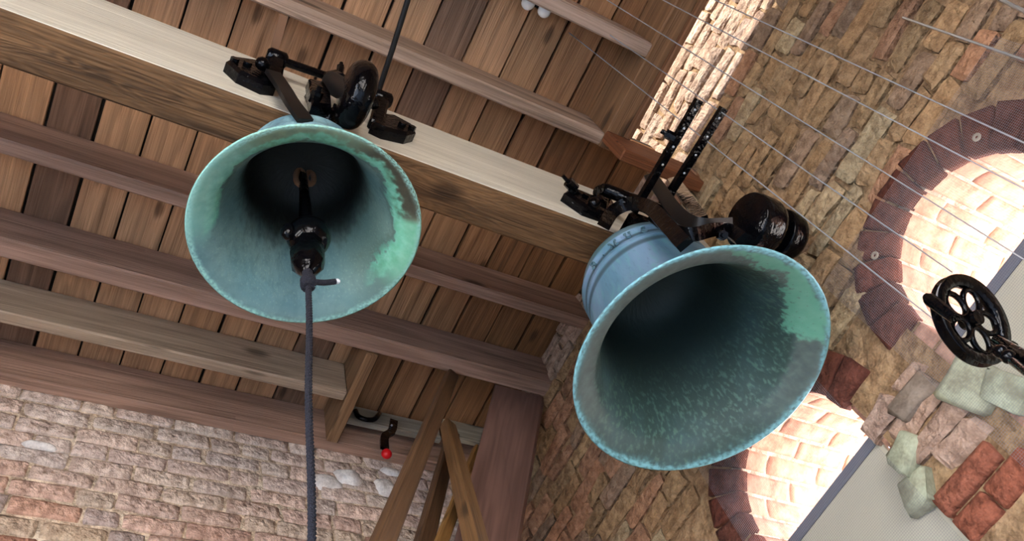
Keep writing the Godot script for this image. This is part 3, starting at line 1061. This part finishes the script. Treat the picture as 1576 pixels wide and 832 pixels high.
	ball(mb, Vector3(0.268, 3.192, -0.750), Vector3(0.017, 0.024, 0.018), 12)
	part(cl, "side_boss", mb, M.black)
	mb = Mb.new()
	mb.sm = 1
	tube(mb, [Vector3(0.313, 3.185, -0.752), Vector3(0.311, 3.150, -0.751), Vector3(0.309, 3.127, -0.751), Vector3(0.308, 3.105, -0.751), Vector3(0.307, 3.075, -0.751), Vector3(0.307, 3.055, -0.751), Vector3(0.307, 3.040, -0.751)], [0.030, 0.029, 0.036, 0.037, 0.033, 0.022, 0.012], 8)
	part(cl, "flight", mb, M.black)
	var ro := thing("bell_rope", Vector3(0.310, 0.010, -0.740), "dark navy rope knotted to the clapper of the left bell and hanging down", "rope")
	mb = Mb.new()
	mb.sm = 1
	var path := []
	for k in 41:
		var f := k / 40.0
		path.append((Vector3(0.306, 3.000, -0.751)).lerp(Vector3(0.318, 2.400, -0.818), f * 1.0) + Vector3(sin(f * 9.0) * 0.0015, 0, 0))
	var tail: Vector3 = path[-1]
	for k in 12:
		path.append(tail.lerp(Vector3(tail.x, 0.02, tail.z - 0.02), (k + 1) / 12.0))
	# three plaited strands
	for s in 3:
		var strand := []
		for i in path.size() * 4 - 3:
			var f := i / 4.0
			var i0 := int(f)
			var p: Vector3 = (path[i0] as Vector3).lerp(path[mini(i0 + 1, path.size() - 1)], f - i0)
			var a := i * 1.05 + TAU * s / 3.0
			strand.append(p + Vector3(cos(a), 0, sin(a)) * 0.0030)
		tube(mb, strand, [0.0037], 6)
	part(ro, "line", mb, M.rope)
	mb = Mb.new()
	mb.sm = 1
	var kn := Vector3(0.306, 3.005, -0.751)
	for s in 3:
		var loop := []
		for k in 15:
			var a := TAU * k / 14.0
			loop.append(kn + Vector3(cos(a) * 0.0095, (s - 1) * 0.010 + sin(a + s) * 0.004, sin(a) * 0.0095))
		tube(mb, loop, [0.006], 8)
	tube(mb, [kn + Vector3(0, 0.04, 0), kn - Vector3(0, 0.02, 0)], [0.011], 8)
	part(ro, "knot", mb, M.rope)
	mb = Mb.new()
	mb.sm = 1
	tube(mb, smooth_path([kn + Vector3(0.01, 0.0, 0.004), kn + Vector3(0.03, 0.004, 0.006), kn + Vector3(0.052, 0.014, 0.010)]), [0.006], 8)
	part(ro, "loose_end", mb, M.rope)
	mb = Mb.new()
	mb.sm = 1
	ball(mb, kn + Vector3(0.056, 0.016, 0.0105), Vector3(0.006, 0.006, 0.006), 8)
	part(ro, "frayed_tip", mb, M.rope_end)
	# right bell
	var c2 := Vector3(1.292, 3.065, -0.708)
	var b2 := thing("bell", c2, "right bell, larger and seen from its side, blue-green outside and dark inside", "bell", "bells on the beam")
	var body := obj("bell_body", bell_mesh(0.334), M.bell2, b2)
	body.rotation = Vector3(0.004, 0, -0.026)
	# raised founder's letters round the shoulder
	var font := SystemFont.new()
	font.font_names = PackedStringArray(["Droid Serif"])
	var glyphs := [["R", 176.0], [".", 164.0], ["M", 152.0], ["U", 138.0], ["C", 124.0]]
	for gl in glyphs:
		var tm := TextMesh.new()
		tm.text = gl[0]
		tm.font = font
		tm.font_size = 32
		tm.pixel_size = 0.00095
		tm.depth = 0.006
		var a := deg_to_rad(gl[1])
		var n := Vector3(cos(a), 0, sin(a))
		var right := Vector3(sin(a), 0, -cos(a))
		obj("raised_letter", tm, M.letter, b2, Transform3D(Basis(right, Vector3.UP, n), Vector3(0, 0.334 * 1.135, 0) + n * 0.334 * 0.568))
	mb = Mb.new()
	mb.sm = 1
	tube(mb, [Vector3(1.184, 3.761, -0.570), Vector3(1.204, 3.762, -0.570), Vector3(1.286, 3.692, -0.550), Vector3(1.291, 3.499, -0.500)], [0.016, 0.021, 0.021, 0.02], 14)
	part(b2, "axle", mb, M.black)
	var face := Vector3(-0.5, -0.8, 0.25)
	mb = Mb.new()
	strap(mb, smooth_path([Vector3(1.114, 3.519, -0.600), Vector3(1.159, 3.585, -0.570), Vector3(1.191, 3.576, -0.530), Vector3(1.172, 3.451, -0.490), Vector3(1.132, 3.296, -0.470), Vector3(1.097, 3.166, -0.455), Vector3(1.088, 3.112, -0.450)]), 0.038, 0.018, Vector3.RIGHT, face)
	part(b2, "strap", mb, M.black)
	mb = Mb.new()
	strap(mb, smooth_path([Vector3(1.350, 3.824, -0.490), Vector3(1.284, 3.624, -0.475), Vector3(1.219, 3.429, -0.460), Vector3(1.186, 3.301, -0.445), Vector3(1.192, 3.233, -0.425), Vector3(1.283, 3.261, -0.405)]), 0.038, 0.016, Vector3.RIGHT, face)
	part(b2, "strap", mb, M.dull)
	mb = Mb.new()
	strap(mb, smooth_path([Vector3(1.434, 3.829, -0.475), Vector3(1.339, 3.578, -0.455), Vector3(1.230, 3.302, -0.430)]), 0.034, 0.016, Vector3.RIGHT, face)
	part(b2, "strap", mb, M.black)
	mb = Mb.new()
	strap(mb, smooth_path([Vector3(1.198, 3.456, -0.510), Vector3(1.142, 3.259, -0.470), Vector3(1.133, 3.173, -0.440), Vector3(1.216, 3.225, -0.425), Vector3(1.270, 3.242, -0.415), Vector3(1.250, 3.151, -0.400)]), 0.034, 0.018, Vector3.RIGHT, face)
	part(b2, "strap", mb, M.black)
	bolt(b2, Vector3(1.340, 3.617, -0.520), Vector3(0.2, -0.5, 0.8).normalized(), 0.012)
	bolt(b2, Vector3(1.170, 3.119, -0.400), Vector3(-0.4, -0.8, 0.3).normalized(), 0.012)
	mb = Mb.new()
	box(mb, Transform3D(Basis.IDENTITY, Vector3(1.300, 3.590, -0.680)), Vector3(0.16, 0.06, 0.24), 0.01)
	part(b2, "headstock", mb, M.black)
	for k in 2:
		mb = Mb.new()
		var tip := Vector3(1.260, 3.650, -0.200) if k == 0 else Vector3(1.345, 3.650, -0.192)
		var root := Vector3(1.255, 3.650, -0.570) if k == 0 else Vector3(1.329, 3.650, -0.573)
		strap(mb, [root, tip], 0.022, 0.018, Vector3(1, 0, 0))
		part(b2, "lever", mb, M.black)
		for j in 4:
			mb = Mb.new()
			ball(mb, tip.lerp(root, 0.08 + 0.16 * j) - Vector3(0, 0.009, 0), Vector3(0.004, 0.002, 0.004), 8)
			part(b2, "rivet", mb, M.wire)
	bolt(b2, Vector3(1.232, 3.650, -0.324), Vector3(-0.8, 0.5, 0).normalized(), 0.014)
	var turn := Basis(Vector3(0, 1, 0), Vector3(1, 0, 0), Vector3(0, 0, -1))
	obj("counterweight", weight_mesh(0.081, 0.085, 0.0), M.black, b2, Transform3D(turn, Vector3(1.390, 3.355, -0.400) - c2))
	obj("counterweight", weight_mesh(0.072, 0.06, 0.035), M.black, b2, Transform3D(turn, Vector3(1.515, 3.375, -0.405) - c2))
	mb = Mb.new()
	mb.sm = 1
	tube(mb, [Vector3(1.480, 3.370, -0.405), Vector3(1.520, 3.370, -0.405)], [0.045], 14)
	part(b2, "weight_arm", mb, M.black)
	bracket("black bearing bracket bolted to the beam left of the right bell", [Vector3(1.066, 3.736, -0.645), Vector3(1.116, 3.812, -0.645), Vector3(1.180, 3.802, -0.645), Vector3(1.289, 3.859, -0.645), Vector3(1.276, 3.773, -0.645), Vector3(1.192, 3.672, -0.645), Vector3(1.119, 3.670, -0.645)], Vector3(1.183, 3.695, -0.630), Vector3(1.230, 3.821, -0.600), Vector3(1.148, 3.691, -0.600))
	var lv := thing("latch_bolt", Vector3(1.190, 3.805, -0.640), "thin black bolt with a knurled nut standing on the beam beside the right bell", "bolt")
	mb = Mb.new()
	mb.sm = 1
	tube(mb, [Vector3(1.168, 3.749, -0.630), Vector3(1.054, 3.775, -0.580)], [0.008, 0.006], 8)
	part(lv, "shaft", mb, M.black)
	mb = Mb.new()
	tube(mb, [Vector3(1.107, 3.765, -0.603), Vector3(1.076, 3.771, -0.590)], [0.017], 8)
	part(lv, "nut", mb, M.black)


func build_details() -> void:
	# wires from the boards down to the pulleys at the window wall
	var ends := [[Vector3(1.311, 3.940, 0.054), Vector3(1.640, 2.970, 0.076), "uppermost"], [Vector3(1.265, 3.940, -0.014), Vector3(1.640, 2.897, -0.008), "second"], [Vector3(1.269, 3.940, -0.106), Vector3(1.640, 2.792, -0.131), "third"], [Vector3(1.273, 3.940, -0.199), Vector3(1.520, 2.842, -0.220), "fourth"], [Vector3(1.274, 3.940, -0.283), Vector3(1.560, 2.809, -0.329), "lowest"]]
	var words := ["uppermost long steel wire slanting across the brick wall from the trimmer", "second long steel wire from the top, crossing above the right arched window", "steel wire running down across the middle of the right arched window", "steel wire leading down onto the black pulley wheel", "lowest long steel wire, passing just left of the pulley wheel"]
	for k in 5:
		var p: Vector3 = ends[k][0]
		var q: Vector3 = ends[k][1]
		var up := (p - q).normalized()
		var top := p + up * (((JOIST_Y if k == 3 else BOARD_Y) - p.y) / up.y)
		var mb := Mb.new()
		mb.sm = 1
		tube(mb, [top, p, q], [0.0017], 6)
		tag(obj("steel_wire", mb.done(), M.wire), words[k], "wire", "bell wires")
	var mb := Mb.new()
	mb.sm = 1
	tube(mb, [Vector3(1.700, 3.638, 0.240), Vector3(1.450, 2.931, 0.207)], [0.003], 6)
	tag(obj("steel_wire", mb.done(), M.wire), "short bright wire in front of the wall at the far top right", "wire", "bell wires")
	mb = Mb.new()
	mb.sm = 1
	tube(mb, [Vector3(1.550, 3.215, 0.324), Vector3(1.400, 2.956, 0.281)], [0.0045], 6)
	tag(obj("steel_wire", mb.done(), M.wire), "thick white cable in the extreme top right corner", "wire", "bell wires")
	# pulley wheel
	var n := Vector3(0.1, 0.61, -0.79).normalized()
	var pc := Vector3(1.270, 2.550, -0.230)
	var pu := thing("pulley_wheel", pc, "black cast iron pulley wheel with round openings in front of the right window", "pulley")
	var u := n.cross(Vector3.UP).normalized()
	var frame := Transform3D(Basis(u, n, u.cross(n)), Vector3.ZERO)
	mb = Mb.new()
	mb.sm = 1
	lathe(mb, [Vector2(0.062, -0.009), Vector2(0.080, -0.011), Vector2(0.082, -0.007), Vector2(0.073, 0.0), Vector2(0.082, 0.007), Vector2(0.080, 0.011), Vector2(0.062, 0.009), Vector2(0.059, 0.0), Vector2(0.062, -0.009)], 48)
	obj("rim", mb.done(), M.black, pu, frame)
	mb = Mb.new()
	mb.sm = 1
	tube(mb, [Vector3(0, -0.016, 0), Vector3(0, 0.016, 0)], [0.013], 14)
	obj("hub", mb.done(), M.black, pu, frame)
	for k in 5:
		var a := TAU * k / 5.0
		var mid := Vector3(cos(a), 0, sin(a)) * 0.037
		var loop := []
		for j in 17:
			var b := TAU * j / 16.0
			loop.append(mid + Vector3(cos(a) * cos(b) * 0.024 - sin(a) * sin(b) * 0.019, 0, sin(a) * cos(b) * 0.024 + cos(a) * sin(b) * 0.019))
		mb = Mb.new()
		mb.sm = 1
		tube(mb, loop, [0.0052], 8, false)
		obj("spoke_ring", mb.done(), M.black, pu, frame)
	mb = Mb.new()
	mb.sm = 1
	var groove := []
	for j in 15:
		var d0: Vector3 = (Vector3(1.520, 2.842, -0.220) - pc)
		d0 = (d0 - n * d0.dot(n)).normalized()
		groove.append((d0.rotated(n, -0.16 * j)) * 0.0765)
	tube(mb, groove, [0.0024], 6)
	obj("wire_turn", mb.done(), M.wire, pu)
	for e in [[Vector3(1.117, 2.459, -0.215), Vector3(1.114, 2.524, -0.215), 0.011], [Vector3(1.234, 2.462, -0.225), Vector3(1.130, 2.315, -0.200), 0.013]]:
		mb = Mb.new()
		mb.sm = 1
		tube(mb, [e[0], e[0].lerp(e[1], 0.85), e[1]], [e[2] * 0.8, e[2], e[2] * 0.5], 8)
		part(pu, "bracket_arm", mb, M.black)
	for q in [Vector3(1.157, 2.394, -0.220), Vector3(1.238, 2.440, -0.220), Vector3(1.191, 2.392, -0.215), Vector3(1.136, 2.365, -0.215)]:
		mb = Mb.new()
		mb.sm = 1
		ball(mb, q, Vector3(0.011, 0.011, 0.011), 10)
		part(pu, "fork_bolt", mb, M.black)
	mb = Mb.new()
	mb.sm = 1
	tube(mb, [Vector3(1.101, 2.332, -0.210), Vector3(0.991, 2.215, -0.190)], [0.006, 0.004], 8)
	part(pu, "tail_pin", mb, M.black)
	# grey panels and nets in the windows
	var names := ["right", "lower"]
	for k in 2:
		var w = WINDOWS[k]
		var pa := thing("window_panel", Vector3(XW + 0.03, w.sill, w.z), ["flat grey board closing the lower part of the right arched window", "flat grey board closing the lower part of the lower arched window behind the right bell"][k], "panel", "window boards")
		mb = Mb.new()
		box(mb, Transform3D(Basis.IDENTITY, Vector3(XW + 0.035, (w.sill + 2.895) * 0.5, w.z)), Vector3(0.02, 2.895 - w.sill, w.r * 2.0 + 0.005), 0.002)
		part(pa, "sheet", mb, M.panel)
		mb = Mb.new()
		box(mb, Transform3D(Basis.IDENTITY, Vector3(XW + 0.035, 2.909, w.z)), Vector3(0.03, 0.028, w.r * 2.0 + 0.005), 0.003)
		part(pa, "top_rail", mb, M.panel_dark)
		var nt := thing("wire_screen", Vector3(XW - 0.03, 2.4, w.z), ["fine wire screen stretched over the right arched window", "fine wire screen stretched over the lower arched window"][k], "screen", "window screens")
		var z0: float = w.z - w.r - (0.09 if k == 0 else 0.02)
		var z1: float = w.z + w.r + (0.2 if k == 0 else 0.015)
		var y0 := 2.25
		var y1: float = w.spring + w.r + 0.055
		var mesh := Mb.new()
		var s := 0.00016
		var z := z0
		while z < z1:
			box(mesh, Transform3D(Basis.IDENTITY, Vector3(XW - 0.038, (y0 + y1) * 0.5, z)), Vector3(s * 2, y1 - y0, s * 2), 0.0)
			z += 0.0055
		var y := y0
		while y < y1:
			box(mesh, Transform3D(Basis.IDENTITY, Vector3(XW - 0.038, y, (z0 + z1) * 0.5)), Vector3(s * 2, s * 2, z1 - z0), 0.0)
			y += 0.0055
		tag(obj("mesh", mesh.done(false), M.net, nt, local(nt)), "", "", "", "stuff")
		for q in ([Vector3(1.680, 3.149, 0.044), Vector3(1.680, 3.194, -0.322)] if k == 0 else []):
			mb = Mb.new()
			mb.sm = 1
			lathe(mb, [Vector2(0.004, 0), Vector2(0.011, 0), Vector2(0.011, 0.003), Vector2(0.004, 0.003), Vector2(0.004, 0)], 16)
			obj("washer", mb.done(), M.washer, nt, Transform3D(Basis(Vector3(0, 1, 0), Vector3(-1, 0, 0), Vector3(0, 0, 1)), q - nt.position))
	# green-tinged mortar lumps on the pier between the windows
	for q in [[Vector3(1.705, 2.781, -0.419), 0.055, 0.06], [Vector3(1.705, 2.799, -0.632), 0.05, 0.035], [Vector3(1.705, 2.714, -0.680), 0.04, 0.05], [Vector3(1.705, 2.870, -0.531), 0.07, 0.035], [Vector3(1.705, 2.708, -0.384), 0.04, 0.05]]:
		var c := vary(srgb(184, 194, 170) if q[1] < 0.07 else srgb(150, 138, 126), 0.08)
		var p := brick_shape(q[1] * 2.0, q[2] * 2.0, 0.014, 0.013, c)
		p.sm = 1
		for i in p.g.size():
			p.g[i] = 1
		obj("mortar_lump", p.done(false), M.stone, get_node("wall_right"), Transform3D(Basis(Vector3.UP, -PI / 2) * Basis(Vector3.BACK, rng.randf_range(-0.4, 0.4)), q[0]))
	# twin spotlights (off) under the boards
	var sp := thing("twin_spotlight", Vector3(0.979, 4.440, -0.223), "pair of small round white spotlights, unlit, fixed beside the upper joist", "spotlight")
	for q in [Vector3(0.935, 4.400, -0.226), Vector3(1.000, 4.400, -0.226)]:
		mb = Mb.new()
		mb.sm = 1
		ball(mb, q, Vector3(0.024, 0.024, 0.024), 18)
		part(sp, "lamp_head", mb, M.white)
	mb = Mb.new()
	box(mb, along(Vector3(0.929, 4.440, -0.216), Vector3(1.002, 4.440, -0.215)), Vector3(0.1, 0.04, 0.03), 0.004)
	part(sp, "mount", mb, M.dull)
	# latch hook and red-handled strap near the far wall
	mb = Mb.new()
	mb.sm = 1
	tube(mb, smooth_path([Vector3(0.993, 4.359, -2.000), Vector3(0.997, 4.314, -1.990), Vector3(1.024, 4.296, -1.985), Vector3(1.063, 4.308, -1.985), Vector3(1.086, 4.343, -1.990), Vector3(1.113, 4.406, -2.020)]), [0.011], 8)
	tag(obj("hook", mb.done(), M.black), "curved black iron hook on the light grey board", "hook")
	var hd := thing("catch_handle", Vector3(1.118, 4.187, -1.990), "black iron catch with a red knob hanging by the light grey board", "catch")
	mb = Mb.new()
	strap(mb, smooth_path([Vector3(1.170, 4.364, -2.010), Vector3(1.141, 4.264, -1.990), Vector3(1.093, 4.189, -1.970), Vector3(1.079, 4.103, -1.960)]), 0.034, 0.012, Vector3(1, 0, 0))
	part(hd, "arm", mb, M.black)
	mb = Mb.new()
	mb.sm = 1
	ball(mb, Vector3(1.084, 4.074, -1.960), Vector3(0.022, 0.022, 0.02), 14)
	part(hd, "knob", mb, M.red)
	mb = Mb.new()
	mb.sm = 1
	ball(mb, Vector3(1.143, 4.296, -1.985), Vector3(0.005, 0.005, 0.005), 8)
	part(hd, "rivet", mb, M.wire)


func build_added_lamp() -> void:
	var at := Vector3(0.45, 5.45, 0.1)  # unseen lamp added to light the wall strip above the joists
	var la := thing("added_loft_lamp", at, "added bare bulb in the loft, standing in for light from above the boards", "lamp")
	var mb := Mb.new()
	mb.sm = 1
	ball(mb, Vector3.ZERO, Vector3(0.035, 0.045, 0.035), 14)
	var glow := std(0.4, Color8(255, 240, 214))
	glow.emission_enabled = true
	glow.emission = Color8(255, 236, 206)
	glow.emission_energy_multiplier = 3.0
	obj("bulb", mb.done(), glow, la)
	mb = Mb.new()
	mb.sm = 1
	tube(mb, [Vector3(0, 0.035, 0), Vector3(0, 1.15, 0)], [0.006], 8)
	obj("cord", mb.done(), M.dull, la)
	var l := OmniLight3D.new()
	l.name = "lamp_light"
	l.light_color = Color8(255, 250, 243)
	l.light_energy = LAMP
	l.light_size = 0.03
	l.omni_range = 12.0
	l.omni_attenuation = 2.0
	l.shadow_enabled = true
	la.add_child(l)

const LAMP := 3.2
const EXPOSURE := 2.4


func _ready() -> void:
	rng.seed = 20
	noise.seed = 5
	noise.frequency = 0.01
	# camera, sky, sun, exposure
	var cam := Camera3D.new()
	cam.name = "camera"
	cam.fov = 36.433
	cam.near = 0.02
	cam.transform = Transform3D(Basis(Vector3(0.869364, -0.235416, 0.434494), Vector3(-0.281131, 0.487487, 0.826633), Vector3(-0.406413, -0.840795, 0.357621)), Vector3(0, 1.6, 0))
	cam.current = true
	add_child(cam)
	var env := Environment.new()
	env.background_mode = Environment.BG_SKY
	var sky := Sky.new()
	var ps := ProceduralSkyMaterial.new()
	ps.sky_top_color = Color(0.55, 0.66, 0.84)
	ps.sky_horizon_color = Color(0.85, 0.9, 0.97)
	ps.ground_horizon_color = Color(0.75, 0.75, 0.72)
	ps.ground_bottom_color = Color(0.6, 0.58, 0.54)
	ps.sky_energy_multiplier = 3.0
	ps.ground_energy_multiplier = 3.0
	sky.sky_material = ps
	env.sky = sky
	env.ambient_light_source = Environment.AMBIENT_SOURCE_SKY
	env.tonemap_mode = Environment.TONE_MAPPER_LINEAR
	env.tonemap_exposure = EXPOSURE
	env.sdfgi_enabled = true
	env.ssao_enabled = true
	env.ssil_enabled = true
	var we := WorldEnvironment.new()
	we.name = "environment"
	we.environment = env
	add_child(we)
	var sun := DirectionalLight3D.new()
	sun.name = "sun"
	sun.light_energy = 7.0
	sun.light_color = Color(1.0, 0.95, 0.87)
	sun.light_angular_distance = 0.6
	sun.shadow_enabled = true
	sun.look_at_from_position(Vector3(8, 9, -3.0), Vector3.ZERO)
	add_child(sun)
	make_materials()
	var letter := std(0.7, Color8(84, 116, 126))
	M["letter"] = letter
	build_shell()
	build_ceiling()
	build_timbers()
	build_bells()
	build_details()
	build_added_lamp()
